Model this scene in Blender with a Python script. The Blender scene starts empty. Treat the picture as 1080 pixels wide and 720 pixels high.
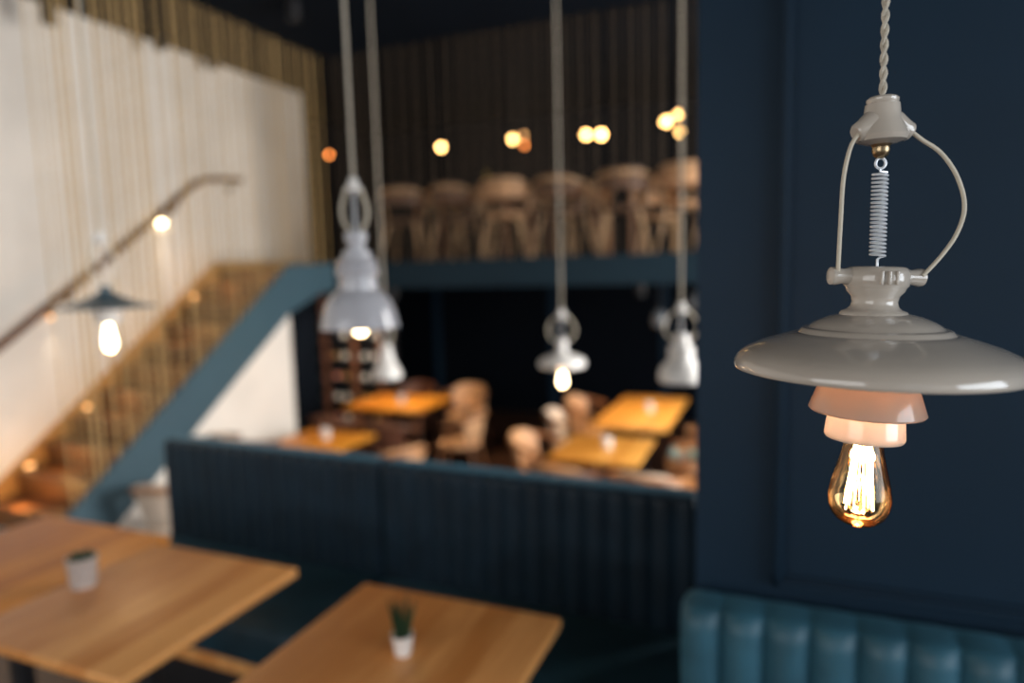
import bpy, bmesh, math, random
from mathutils import Vector, Matrix
random.seed(7)
PI = math.pi
sc = bpy.context.scene
COL = sc.collection
CH = 1.8                      # camera height over the raised front floor
LOW = -0.4                    # lower dining floor
MEZ = 1.88                    # mezzanine floor
CEIL = 4.0

# ------------------------------------------------------------------ materials
MATS = {}
def mat(name, col, rough=0.5, metal=0.0, spec=0.5, noise=0.0, nscale=8.0, emit=None, estr=0.0, bump=0.0, coat=0.0,
        sheen=0.0, stretch=None, alpha=1.0, col2=None, trans=0.0):
    if name in MATS: return MATS[name]
    m = bpy.data.materials.new(name); m.use_nodes = True
    nt = m.node_tree; b = nt.nodes['Principled BSDF']
    def seti(k, v):
        if k in b.inputs: b.inputs[k].default_value = v
    seti('Base Color', (*col, 1)); seti('Roughness', rough); seti('Metallic', metal)
    seti('Specular IOR Level', spec); seti('Coat Weight', coat); seti('Coat Roughness', 0.08)
    seti('Sheen Weight', sheen); seti('Sheen Roughness', 0.35); seti('Transmission Weight', trans)
    if sheen: seti('Sheen Tint', (0.25, 0.62, 0.85, 1))
    if emit:
        seti('Emission Color', (*emit, 1)); seti('Emission Strength', estr)
    if noise > 0 or bump > 0 or col2:
        tc = nt.nodes.new('ShaderNodeTexCoord'); mp = nt.nodes.new('ShaderNodeMapping')
        nt.links.new(tc.outputs['Object'], mp.inputs['Vector'])
        if stretch: mp.inputs['Scale'].default_value = stretch
        n = nt.nodes.new('ShaderNodeTexNoise'); n.inputs['Scale'].default_value = nscale
        n.inputs['Detail'].default_value = 5
        nt.links.new(mp.outputs['Vector'], n.inputs['Vector'])
        cr = nt.nodes.new('ShaderNodeValToRGB')
        c2 = col2 or tuple(c * (1 - noise) for c in col)
        c1 = col if col2 else tuple(min(1, c * (1 + noise)) for c in col)
        cr.color_ramp.elements[0].position = 0.3; cr.color_ramp.elements[0].color = (*c2, 1)
        cr.color_ramp.elements[1].position = 0.7; cr.color_ramp.elements[1].color = (*c1, 1)
        nt.links.new(n.outputs['Fac'], cr.inputs['Fac']); nt.links.new(cr.outputs['Color'], b.inputs['Base Color'])
        if bump > 0:
            bp = nt.nodes.new('ShaderNodeBump'); bp.inputs['Strength'].default_value = bump
            bp.inputs['Distance'].default_value = 0.01
            nt.links.new(n.outputs['Fac'], bp.inputs['Height']); nt.links.new(bp.outputs['Normal'], b.inputs['Normal'])
    MATS[name] = m
    return m

def wood(name, c1, c2, rough=0.42, axis='Y', plank=0.11):
    """planked timber: per-plank tone, long grain and fine pores"""
    if name in MATS: return MATS[name]
    m = bpy.data.materials.new(name); m.use_nodes = True
    nt = m.node_tree; b = nt.nodes['Principled BSDF']; L = nt.links.new
    b.inputs['Roughness'].default_value = rough
    tc = nt.nodes.new('ShaderNodeTexCoord')
    mp = nt.nodes.new('ShaderNodeMapping'); L(tc.outputs['Object'], mp.inputs['Vector'])
    mp.inputs['Scale'].default_value = {'Y': (11, 1.3, 11), 'X': (1.3, 11, 11), 'Z': (11, 11, 1.3)}[axis]
    n = nt.nodes.new('ShaderNodeTexNoise'); n.inputs['Scale'].default_value = 2.2; n.inputs['Detail'].default_value = 8
    n.inputs['Distortion'].default_value = 0.6
    L(mp.outputs['Vector'], n.inputs['Vector'])
    sx = nt.nodes.new('ShaderNodeSeparateXYZ'); L(tc.outputs['Object'], sx.inputs['Vector'])
    d = nt.nodes.new('ShaderNodeMath'); d.operation = 'DIVIDE'; d.inputs[1].default_value = plank
    L(sx.outputs[{'Y': 'X', 'X': 'Y', 'Z': 'X'}[axis]], d.inputs[0])
    fl = nt.nodes.new('ShaderNodeMath'); fl.operation = 'FLOOR'; L(d.outputs[0], fl.inputs[0])
    wn = nt.nodes.new('ShaderNodeTexWhiteNoise'); wn.noise_dimensions = '1D'; L(fl.outputs[0], wn.inputs['W'])
    ad = nt.nodes.new('ShaderNodeMath'); ad.operation = 'MULTIPLY_ADD'; ad.inputs[1].default_value = 0.45; ad.inputs[2].default_value = -0.2
    L(wn.outputs['Value'], ad.inputs[0])
    s = nt.nodes.new('ShaderNodeMath'); s.operation = 'ADD'; L(ad.outputs[0], s.inputs[0]); L(n.outputs['Fac'], s.inputs[1])
    cr = nt.nodes.new('ShaderNodeValToRGB')
    cr.color_ramp.elements[0].position = 0.3; cr.color_ramp.elements[0].color = (*c2, 1)
    cr.color_ramp.elements[1].position = 0.72; cr.color_ramp.elements[1].color = (*c1, 1)
    L(s.outputs[0], cr.inputs['Fac']); L(cr.outputs['Color'], b.inputs['Base Color'])
    MATS[name] = m
    return m

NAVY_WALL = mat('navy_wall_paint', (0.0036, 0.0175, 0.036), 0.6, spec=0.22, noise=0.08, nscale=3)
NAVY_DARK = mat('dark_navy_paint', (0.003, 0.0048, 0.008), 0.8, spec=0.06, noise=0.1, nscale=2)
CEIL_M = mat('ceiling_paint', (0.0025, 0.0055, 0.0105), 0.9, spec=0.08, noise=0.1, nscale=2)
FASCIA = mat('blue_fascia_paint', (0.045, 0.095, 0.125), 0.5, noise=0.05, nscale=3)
PLASTER = mat('pale_plaster', (0.82, 0.77, 0.70), 0.85, noise=0.09, nscale=1.6, bump=0.15)
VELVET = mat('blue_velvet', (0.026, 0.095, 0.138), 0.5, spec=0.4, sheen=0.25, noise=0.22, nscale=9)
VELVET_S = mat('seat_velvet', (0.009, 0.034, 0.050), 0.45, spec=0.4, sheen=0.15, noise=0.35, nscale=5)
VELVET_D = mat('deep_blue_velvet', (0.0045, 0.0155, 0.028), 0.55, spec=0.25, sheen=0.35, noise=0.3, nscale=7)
PORC = mat('glazed_porcelain', (0.46, 0.405, 0.345), 0.16, spec=0.55, coat=0.5, noise=0.04, nscale=14)
def porcelain_thin(name, fac):
    m = PORC.copy(); m.name = name; nt = m.node_tree
    b = nt.nodes['Principled BSDF']; out = [n for n in nt.nodes if n.type == 'OUTPUT_MATERIAL'][0]
    t = nt.nodes.new('ShaderNodeBsdfTranslucent'); t.inputs['Color'].default_value = (0.95, 0.72, 0.55, 1)
    mx = nt.nodes.new('ShaderNodeMixShader'); mx.inputs['Fac'].default_value = fac
    nt.links.new(b.outputs[0], mx.inputs[1]); nt.links.new(t.outputs[0], mx.inputs[2]); nt.links.new(mx.outputs[0], out.inputs['Surface'])
    return m
PORC_T = porcelain_thin('thin_porcelain', 0.4)
PORC_S = porcelain_thin('socket_porcelain', 0.03)
WENAMEL = mat('white_enamel', (0.72, 0.70, 0.67), 0.2, coat=0.5, noise=0.03, nscale=12)
GENAMEL = mat('grey_enamel', (0.42, 0.42, 0.45), 0.18, coat=0.6, noise=0.04, nscale=12)
BENAMEL = mat('slate_blue_enamel', (0.035, 0.075, 0.10), 0.3, coat=0.3, noise=0.05, nscale=12)
FABRIC_CORD = mat('beige_braided_cloth', (0.48, 0.43, 0.35), 0.85, noise=0.15, nscale=220, bump=0.3)
WIRE_M = mat('cream_wire_sleeve', (0.52, 0.46, 0.36), 0.5, noise=0.08, nscale=90)
STEEL = mat('bright_steel', (0.85, 0.88, 0.92), 0.35, metal=0.45, noise=0.05, nscale=60)
BRASS = mat('aged_brass', (0.36, 0.27, 0.16), 0.3, metal=1.0, noise=0.12, nscale=60)
BLACK = mat('black_powder_coat', (0.008, 0.008, 0.010), 0.5, noise=0.1, nscale=20)
ROPE = mat('natural_rope', (0.52, 0.35, 0.15), 0.9, noise=0.18, nscale=60, bump=0.3)
OAK = wood('oiled_oak_top', (0.78, 0.37, 0.120), (0.58, 0.225, 0.055))
OAK_D = wood('amber_oak_top', (0.66, 0.245, 0.035), (0.46, 0.14, 0.014))
OAK_Y = wood('golden_oak_top', (0.70, 0.35, 0.075), (0.56, 0.245, 0.04))
OAK_O = wood('orange_oak_top', (0.72, 0.30, 0.03), (0.58, 0.20, 0.014))
STAIRW = wood('stair_timber', (0.17, 0.072, 0.022), (0.08, 0.030, 0.010), axis='X')
SKIRTW = wood('skirting_timber', (0.62, 0.34, 0.11), (0.42, 0.20, 0.055))
FLOORW = wood('dark_floor_boards', (0.085, 0.036, 0.018), (0.035, 0.015, 0.009), axis='X', plank=0.16)
CHW = wood('beech_chair_timber', (0.42, 0.19, 0.075), (0.26, 0.10, 0.036), axis='Z')
CHWD = wood('walnut_chair_timber', (0.16, 0.062, 0.028), (0.085, 0.032, 0.015), axis='Z')
TAN = mat('tan_leather', (0.66, 0.37, 0.19), 0.5, noise=0.12, nscale=14)
CREAM = mat('cream_leather', (0.72, 0.58, 0.46), 0.5, noise=0.08, nscale=14)
BROWNL = mat('brown_leather', (0.13, 0.05, 0.028), 0.45, noise=0.15, nscale=14)
BLUEC = mat('pale_blue_cloth', (0.30, 0.50, 0.60), 0.8, noise=0.15, nscale=30)
GALV = mat('galvanised_tin', (0.55, 0.52, 0.50), 0.4, metal=0.3, noise=0.2, nscale=40)
WPOT = mat('white_ceramic', (0.80, 0.76, 0.72), 0.3, noise=0.03, nscale=20)
LEAF = mat('dark_green_leaf', (0.022, 0.055, 0.025), 0.5, noise=0.3, nscale=50)
SOIL = mat('potting_soil', (0.012, 0.010, 0.008), 0.95, noise=0.3, nscale=90)
BOTTLE = mat('dark_bottle_glass', (0.010, 0.014, 0.010), 0.1, coat=0.5, noise=0.1, nscale=20)
CAPW = mat('pale_foil', (0.85, 0.82, 0.75), 0.4, metal=0.1, noise=0.1, nscale=60)
CAPP = mat('pink_foil', (0.85, 0.36, 0.28), 0.4, metal=0.1, noise=0.1, nscale=60)
CAPA = mat('amber_foil', (0.55, 0.32, 0.12), 0.35, metal=0.4, noise=0.1, nscale=60)
SMOKE = mat('smoked_glass', (0.10, 0.11, 0.12), 0.08, coat=0.5, noise=0.05, nscale=20)
FIL = mat('glowing_filament', (1, 0.8, 0.5), emit=(1.0, 0.66, 0.30), estr=70)
def emis(name, col, s):
    return mat(name, col, emit=col, estr=s)
LAMPBULB = emis('lit_bulb', (1.0, 0.78, 0.46), 16)
GLOBE = emis('lit_amber_globe', (1.0, 0.56, 0.18), 20)
GLOBE_O = emis('lit_orange_globe', (1.0, 0.28, 0.06), 9)
GLOBE_D = emis('lit_dim_globe', (1.0, 0.5, 0.18), 3)

ROPE_SHADE = mat('shaded_rope', (0.075, 0.052, 0.032), 0.9, noise=0.18, nscale=60, bump=0.3)  # rope colour darkened to stand for shade along the mezzanine edge
FASCIA_SHADE = mat('shaded_fascia_paint', (0.006, 0.020, 0.032), 0.6, spec=0.2, noise=0.05, nscale=3)  # stringer blue darkened, shade on the mezzanine front put into the colour
def glass_mat(name, tint, edge, rough=0.03):
    m = bpy.data.materials.new(name); m.use_nodes = True
    nt = m.node_tree; nt.nodes.clear(); L = nt.links.new
    out = nt.nodes.new('ShaderNodeOutputMaterial')
    tr = nt.nodes.new('ShaderNodeBsdfTransparent'); gl = nt.nodes.new('ShaderNodeBsdfGlossy')
    gl.inputs['Roughness'].default_value = rough
    gl.inputs['Color'].default_value = (1, .93, .84, 1)
    lw = nt.nodes.new('ShaderNodeLayerWeight'); lw.inputs['Blend'].default_value = 0.35
    cr = nt.nodes.new('ShaderNodeValToRGB')
    cr.color_ramp.elements[0].color = (*tint, 1); cr.color_ramp.elements[0].position = 0.15
    cr.color_ramp.elements[1].color = (*edge, 1); cr.color_ramp.elements[1].position = 0.9
    L(lw.outputs['Facing'], cr.inputs['Fac']); L(cr.outputs['Color'], tr.inputs['Color'])
    mx = nt.nodes.new('ShaderNodeMixShader')
    mr = nt.nodes.new('ShaderNodeMath'); mr.operation = 'MULTIPLY'; mr.inputs[1].default_value = 0.65
    L(lw.outputs['Fresnel'], mr.inputs[0]); L(mr.outputs[0], mx.inputs['Fac'])
    L(tr.outputs['BSDF'], mx.inputs[1]); L(gl.outputs['BSDF'], mx.inputs[2]); L(mx.outputs[0], out.inputs['Surface'])
    return m
AMBER = glass_mat('amber_glass', (0.96, 0.80, 0.56), (0.80, 0.36, 0.10))
CLEAR = glass_mat('clear_glass', (0.96, 0.96, 0.96), (0.7, 0.74, 0.78))

# ------------------------------------------------------------------ helpers
def tag(o, label=None, cat=None, group=None, kind=None):
    if label: o['label'] = label
    if cat: o['category'] = cat
    if group: o['group'] = group
    if kind: o['kind'] = kind
    return o
def empty(name, loc, rz=0.0, label=None, cat=None, group=None):
    o = bpy.data.objects.new(name, None); COL.objects.link(o)
    o.location = loc; o.rotation_euler = (0, 0, rz); o.empty_display_size = 0.1
    return tag(o, label, cat, group)
def link(name, bm, m, parent=None, smooth=True, loc=None):
    me = bpy.data.meshes.new(name)
    bmesh.ops.recalc_face_normals(bm, faces=bm.faces)
    bm.to_mesh(me); bm.free()
    if smooth:
        me.polygons.foreach_set('use_smooth', [True] * len(me.polygons))
        try: me.set_sharp_from_angle(angle=math.radians(38))
        except Exception: pass
    me.materials.append(m)
    o = bpy.data.objects.new(name, me); COL.objects.link(o)
    if parent: o.parent = parent
    if loc: o.location = loc
    return o
def struct(name, bm, m, smooth=False):
    o = link(name, bm, m, smooth=smooth); o['kind'] = 'structure'; return o
def box(bm, x0, x1, y0, y1, z0, z1, bev=0.0, mtx=None):
    r = bmesh.ops.create_cube(bm, size=1.0)
    vs = r['verts']
    for v in vs:
        v.co = Vector(((x0 + x1) / 2 + v.co.x * (x1 - x0), (y0 + y1) / 2 + v.co.y * (y1 - y0), (z0 + z1) / 2 + v.co.z * (z1 - z0)))
    if bev > 0:
        es = list({e for v in vs for e in v.link_edges})
        rr = bmesh.ops.bevel(bm, geom=es, offset=bev, segments=3, profile=0.5, affect='EDGES')
        vs = list({v for f in rr['faces'] for v in f.verts} | {v for v in vs if v.is_valid})
    if mtx:
        for v in vs: v.co = mtx @ v.co
    return bm
def B(*a, **k):
    return box(bmesh.new(), *a, **k)
def lathe(bm, prof, seg=32, mtx=None, cap0=False, cap1=False):
    rings = []
    for r, z in prof:
        if r < 1e-6:
            rings.append([bm.verts.new((0, 0, z))])
        else:
            rings.append([bm.verts.new((r * math.cos(2 * PI * i / seg), r * math.sin(2 * PI * i / seg), z)) for i in range(seg)])
    for a, b in zip(rings[:-1], rings[1:]):
        for i in range(seg):
            j = (i + 1) % seg
            if len(a) == 1 and len(b) == 1: continue
            if len(a) == 1: bm.faces.new((a[0], b[i], b[j]))
            elif len(b) == 1: bm.faces.new((a[i], a[j], b[0]))
            else: bm.faces.new((a[i], a[j], b[j], b[i]))
    if cap0 and len(rings[0]) > 1: bm.faces.new(rings[0])
    if cap1 and len(rings[-1]) > 1: bm.faces.new(rings[-1])
    if mtx:
        for rg in rings:
            for v in rg: v.co = mtx @ v.co
    return bm
def smoothpath(pts, n=8):
    """Catmull-Rom through pts"""
    P = [Vector(p) for p in pts]
    P = [P[0] * 2 - P[1]] + P + [P[-1] * 2 - P[-2]]
    out = []
    for i in range(1, len(P) - 2):
        for k in range(n):
            t = k / n
            a, b, c, d = P[i - 1], P[i], P[i + 1], P[i + 2]
            out.append(0.5 * ((2 * b) + (-a + c) * t + (2 * a - 5 * b + 4 * c - d) * t * t + (-a + 3 * b - 3 * c + d) * t ** 3))
    out.append(P[-2].copy())
    return out
def tube(bm, pts, r, seg=10, mtx=None, closed=False, flat=1.0):
    pts = [Vector(p) for p in pts]
    n = len(pts)
    rad = r if hasattr(r, '__len__') else [r] * n
    tan = []
    for i in range(n):
        a = pts[i - 1] if (i > 0 or closed) else pts[i]
        b = pts[(i + 1) % n] if (i < n - 1 or closed) else pts[i]
        tan.append((b - a).normalized())
    up = Vector((0, 0, 1)) if abs(tan[0].z) < 0.9 else Vector((1, 0, 0))
    u = (up - tan[0] * up.dot(tan[0])).normalized()
    rings = []
    for i in range(n):
        u = (u - tan[i] * u.dot(tan[i])).normalized(); w = tan[i].cross(u)
        rings.append([bm.verts.new(pts[i] + (u * math.cos(2 * PI * k / seg) * flat + w * math.sin(2 * PI * k / seg)) * rad[i]) for k in range(seg)])
    m = n if closed else n - 1
    for i in range(m):
        a, b = rings[i], rings[(i + 1) % n]
        for k in range(seg):
            bm.faces.new((a[k], a[(k + 1) % seg], b[(k + 1) % seg], b[k]))
    if not closed:
        bm.faces.new(rings[0]); bm.faces.new(rings[-1])
    if mtx:
        for rg in rings:
            for v in rg: v.co = mtx @ v.co
    return bm
def prism_x(bm, poly, x0, x1):
    """poly in (y,z), extruded along x"""
    a = [bm.verts.new((x0, y, z)) for y, z in poly]; b = [bm.verts.new((x1, y, z)) for y, z in poly]
    bm.faces.new(a); bm.faces.new(b[::-1])
    for i in range(len(poly)):
        j = (i + 1) % len(poly)
        bm.faces.new((a[i], b[i], b[j], a[j]))
    return bm
def children(o): return list(o.children)
def copy_tree(o, parent=None):
    c = o.copy(); COL.objects.link(c); c.parent = parent
    for ch in children(o): copy_tree(ch, c)
    return c

# ------------------------------------------------------------------ setting
struct('floor', B(-6.4, 4.6, -3.1, 2.62, -0.12, 0.0), FLOORW)
struct('floor_lower', B(-6.4, 4.6, 2.62, 9.6, LOW - 0.1, LOW), FLOORW)
struct('ceiling', B(-6.4, 4.6, -3.1, 9.6, CEIL, CEIL + 0.1), CEIL_M)
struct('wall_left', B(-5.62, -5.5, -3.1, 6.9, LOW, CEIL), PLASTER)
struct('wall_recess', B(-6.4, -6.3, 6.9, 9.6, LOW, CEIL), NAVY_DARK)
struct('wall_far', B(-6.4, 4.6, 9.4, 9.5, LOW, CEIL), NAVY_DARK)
# far wall panelling below the mezzanine
bm = bmesh.new()
for x in (-5.1, -3.15, -1.5, 0.2):
    box(bm, x - 0.06, x + 0.06, 9.36, 9.41, LOW, 1.64, 0.01)
struct('trim_far', bm, NAVY_WALL)
struct('wall_right', prism_x(B(-0.21, 3.0, 1.85, 2.1, LOW, CEIL), [(2.1, LOW), (2.6, LOW), (2.6, CEIL), (2.1, CEIL)], 0.0, 3.0), NAVY_WALL)
# side wall at +X with a tall window, and a rear wall with windows behind the camera
bm = bmesh.new()
box(bm, 4.5, 4.6, -3.1, -2.4, -0.1, CEIL); box(bm, 4.5, 4.6, 1.2, 1.85, -0.1, CEIL)
box(bm, 4.5, 4.6, -2.4, 1.2, -0.1, 0.9); box(bm, 4.5, 4.6, -2.4, 1.2, 3.4, CEIL)
struct('wall_side', bm, PLASTER)
bm = bmesh.new()
box(bm, -6.4, -4.6, -3.1, -3.0, -0.1, CEIL); box(bm, -0.6, 1.0, -3.1, -3.0, -0.1, CEIL); box(bm, 3.2, 4.6, -3.1, -3.0, -0.1, CEIL)
box(bm, -4.6, -0.6, -3.1, -3.0, -0.1, 0.9); box(bm, -4.6, -0.6, -3.1, -3.0, 3.4, CEIL)
box(bm, 1.0, 3.2, -3.1, -3.0, -0.1, 0.9); box(bm, 1.0, 3.2, -3.1, -3.0, 3.4, CEIL)
struct('wall_back', bm, PLASTER)
bm = bmesh.new()
box(bm, 3.0, 3.1, 2.6, 2.8, LOW, CEIL); box(bm, 3.0, 3.1, 5.8, 9.4, LOW, CEIL)
box(bm, 3.0, 3.1, 2.8, 5.8, LOW, 0.2); box(bm, 3.0, 3.1, 2.8, 5.8, 3.8, CEIL)
struct('wall_lower_side', bm, NAVY_DARK)
def window(name, horiz, a0, a1, pos, n, w0=0.9, w1=3.4):
    bm = bmesh.new(); t = 0.04
    def bar(u0, u1, z0, z1):
        if horiz: box(bm, u0, u1, pos - 0.03, pos + 0.03, z0, z1)
        else: box(bm, pos - 0.03, pos + 0.03, u0, u1, z0, z1)
    bar(a0, a1, w0, w0 + .06); bar(a0, a1, w1 - .06, w1); bar(a0, a1, 2.5, 2.54)
    for i in range(n + 1):
        u = a0 + (a1 - a0) * i / n; bar(u - t / 2, u + t / 2, w0, w1)
    struct(name, bm, BLACK)
window('window_1', False, -2.4, 1.2, 4.53, 3)
window('window_2', True, -4.6, -0.6, -3.05, 4)
window('window_3', True, 1.0, 3.2, -3.05, 2)
window('added_window', False, 2.8, 5.8, 3.05, 3, 0.2, 3.8)  # added unseen window, brings daylight onto stairs, left wall and booth tops

# mezzanine: slab, blue fascia, landing
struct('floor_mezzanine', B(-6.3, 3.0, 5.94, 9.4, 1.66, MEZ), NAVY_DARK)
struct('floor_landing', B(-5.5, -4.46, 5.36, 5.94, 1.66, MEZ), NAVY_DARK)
struct('trim_fascia', B(-4.4, 3.0, 5.88, 5.94, 1.635, 1.905, 0.004), FASCIA_SHADE)
# raised moulding on the navy wall
def frame_mould(x0, x1, z0, z1, y):
    bm = bmesh.new()
    for w, d, o in ((0.034, 0.016, 0.0), (0.016, 0.034, 0.009)):
        a, b_, c, d2 = x0 + o, x1 - o, z0 + o, z1 - o
        box(bm, a, a + w, y - d, y, c, d2, 0.004); box(bm, b_ - w, b_, y - d, y, c, d2, 0.004)
        box(bm, a, b_, y - d, y, c, c + w, 0.004); box(bm, a, b_, y - d, y, d2 - w, d2, 0.004)
    return bm
struct('trim_panel', frame_mould(-0.012, 2.4, 0.935, 3.6, 1.851), NAVY_WALL, smooth=True)

# ------------------------------------------------------------------ staircase (thing with parts)
SL = 0.722
XS, XW = -4.4, -5.5
def ztop(y): return MEZ + 0.02 - (5.2 - y) * SL        # top edge line of the stringer
st = empty('staircase', (-4.95, 2.6, 0), 0, 'timber staircase with blue-grey outer stringer climbing along the pale plaster wall', 'stairs')
def rel(bm, o):
    for v in bm.verts: v.co -= Vector(o.location)
    return bm
def spart(name, bm, m, smooth=False): return link(name, rel(bm, st), m, st, smooth)
poly = [(2.62, ztop(2.62)), (5.2, ztop(5.2)), (5.9, MEZ + 0.025), (5.9, 1.635), (5.62, 1.6), (5.15, ztop(5.15) - 0.44), (2.9, ztop(2.9) - 0.42), (2.62, 0.0)]
spart('stringer', prism_x(bmesh.new(), poly, XS - 0.06, XS), FASCIA)
N = 11
rise = MEZ / N; run = 2.6 / N; Y0 = 2.95
for i in range(N - 1):
    y = Y0 + i * run; z = (i + 1) * rise
    spart('riser', B(XW + 0.03, XS - 0.06, y + 0.02, y + 0.04, z - rise, z - 0.035), STAIRW)
    spart('tread', B(XW + 0.03, XS - 0.06, y - 0.005, y + run + 0.03, z - 0.035, z, 0.006), STAIRW)
spart('riser', B(XW + 0.03, XS - 0.06, Y0 + 10 * run + 0.02, Y0 + 10 * run + 0.035, MEZ - rise, MEZ - 0.001), STAIRW)
zs = lambda y: 1.89 - (5.25 - y) * 0.734
poly = [(2.72, 0.0), (2.72, 0.03), (5.25, 1.90), (5.34, 1.955), (6.88, 1.965), (6.88, 1.67), (5.3, 1.67), (3.3, 0.0)]
spart('skirting', prism_x(bmesh.new(), poly, XW + 0.001, XW + 0.03), SKIRTW)
struct('shade_sheet_left', B(-5.5, -5.485, 5.2, 6.9, LOW, 1.66), NAVY_DARK)  # dark sheet laid over the pale wall as shade below the landing
# white panel closing the underside of the stairs
poly = [(2.62, LOW), (5.15, LOW), (5.15, ztop(5.15) - 0.43), (2.9, ztop(2.9) - 0.41), (2.62, 0.0)]
spart('side_panel', prism_x(bmesh.new(), poly, XS - 0.055, XS - 0.005), PLASTER)

# handrail on the wall
hr = empty('handrail', (XW + 0.08, 1.6, 1.8 - 1.55), 0, 'dark wooden handrail running up the pale wall above the stairs', 'handrail')
rp = [(XW + 0.08, 2.2, 1.8 - 1.16), (XW + 0.08, 3.2, 1.8 - 0.45), (XW + 0.08, 4.1, 1.8 + 0.18), (XW + 0.08, 4.95, 1.8 + 0.81), (XW + 0.08, 5.12, 1.8 + 0.93), (XW + 0.08, 5.3, 1.8 + 0.99), (XW + 0.08, 5.72, 1.8 + 1.03)]
hr.location = rp[0]
bm = tube(bmesh.new(), smoothpath(rp, 5), 0.028, 10); link('rail', rel(bm, hr), CHWD, hr)
for y, z in ((2.6, 0.93 - 0.0), (3.75, 1.74), (4.85, 2.53), (5.6, 2.81)):
    bm = tube(bmesh.new(), [(XW + 0.0, y, z - 0.09), (XW + 0.06, y, z - 0.09), (XW + 0.08, y, z - 0.03)], 0.009, 8)
    lathe(bm, [(0.0, 0), (0.03, 0), (0.03, 0.008), (0, 0.008)], 16, Matrix.Translation((XW, y, z - 0.09)) @ Matrix.Rotation(PI / 2, 4, 'Y'))
    link('bracket', rel(bm, hr), BLACK, hr)

# small wall lights tucked under the handrail
def area(name, loc, rot, sx, sy, power, col):
    l = bpy.data.lights.new(name, 'AREA'); l.shape = 'RECTANGLE'; l.size = sx; l.size_y = sy; l.energy = power; l.color = col
    o = bpy.data.objects.new(name, l); COL.objects.link(o); o.location = loc; o.rotation_euler = rot; return o
def point(name, loc, power, col, r=0.03):
    l = bpy.data.lights.new(name, 'POINT'); l.energy = power; l.color = col; l.shadow_soft_size = r
    o = bpy.data.objects.new(name, l); COL.objects.link(o); o.location = loc; return o
def spot(name, loc, target, power, col, ang=70, blend=0.6, r=0.05):
    l = bpy.data.lights.new(name, 'SPOT'); l.energy = power; l.color = col; l.spot_size = math.radians(ang); l.spot_blend = blend; l.shadow_soft_size = r
    o = bpy.data.objects.new(name, l); COL.objects.link(o); o.location = loc
    d = Vector(target) - Vector(loc); o.rotation_euler = d.to_track_quat('-Z', 'Y').to_euler(); return o
for k, (y, z, lab, pw) in enumerate(((4.70, 2.335, 'small lit wall light under the handrail, nearer the top of the stairs', 5.0),
                      (3.58, 1.53, 'small lit wall light under the handrail, behind the hanging plate lamp', 2.5))):
    e = empty('wall_light', (XW, y, z), 0, lab, 'wall light', 'lights under the handrail')
    b_ = lathe(bmesh.new(), [(0, 0), (0.022, 0), (0.022, 0.05), (0, 0.05)], 16, Matrix.Translation((0.03, 0, 0)))
    link('housing', b_, BLACK, e)
    q_ = 1.0 if k == 0 else 0.5
    b_ = lathe(bmesh.new(), [(0, -0.004 * q_), (0.030 * q_, -0.002 * q_), (0.030 * q_, 0.03 * q_), (0.024 * q_, 0.034 * q_)], 16, Matrix.Translation((0.036, 0, -0.03)))
    link('diffuser', b_, LAMPBULB if k == 0 else GLOBE_D, e)
    spot('wall_light_beam', (XW + 0.07, y, z - 0.04), (XW + 0.02, y, z - 1.0), pw, (1.0, 0.75, 0.5), 50, 0.9, 0.01)
# step lights washing the lowest treads
for y in (2.95, 3.3, 3.8, 4.4, 5.0):
    zz = zs(y) - 0.02
    e = empty('step_light', (XW + 0.03, y, zz - 0.08), 0, 'small amber step light let into the stair skirting, %s' % ({2.95: 'lowest one', 3.3: 'second from the bottom', 3.8: 'middle one of five', 4.4: 'second from the top', 5.0: 'topmost one'}[y]), 'step light')
    link('lens', B(0.0, 0.008, -0.03, 0.03, -0.015, 0.015, 0.003), GLOBE_O if y < 3.1 else GLOBE_D, e)
    link('bezel', B(0.0, 0.005, -0.038, 0.038, -0.022, 0.022, 0.002), BLACK, e)
    point('step_light_glow', (XW + 0.42, y, zz + 0.06), (3.5 if y < 3.1 else 1.6), (1.0, 0.50, 0.14), 0.03)

# ------------------------------------------------------------------ rope curtain
def rope_mesh(h, r=0.0052):
    bm = bmesh.new()
    for ph in (0, PI):
        n = max(6, int(h / 0.05)); pts = []
        for i in range(n + 1):
            a = ph + i * 1.9
            pts.append((0.0032 * math.cos(a), 0.0032 * math.sin(a), h * i / n))
        tube(bm, pts, r * 0.72, 5)
    return bm
y = 2.93; i = 0
while y < 5.86:
    z0 = ztop(y) if y < 5.2 else MEZ + 0.02
    x = XS - 0.03 + (0.012 if i % 2 else -0.012)
    o = link('stair_rope', rope_mesh(CEIL - z0 - 0.013), ROPE, loc=(x, y, z0 + 0.010))
    tag(o, 'thin natural rope strung from the blue stair stringer to the ceiling', 'rope', 'ropes rising from the stair stringer')
    y += random.choice((0.028, 0.032, 0.05, 0.075)) * random.uniform(0.9, 1.2); i += 1
proto = None; x = XS + 0.05; i = 0
while x < -0.32:
    if proto is None:
        proto = link('mezzanine_rope', rope_mesh(CEIL - 1.907, 0.0055), ROPE_SHADE); o = proto
        tag(o, 'thin shade-toned rope strung from the blue mezzanine edge to the ceiling', 'rope', 'ropes rising from the mezzanine edge')
    else:
        o = proto.copy(); COL.objects.link(o)
    o.location = (x, 5.905, 1.906)
    x += (0.045 if i % 2 else 0.10) * random.uniform(0.8, 1.25); i += 1

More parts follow.
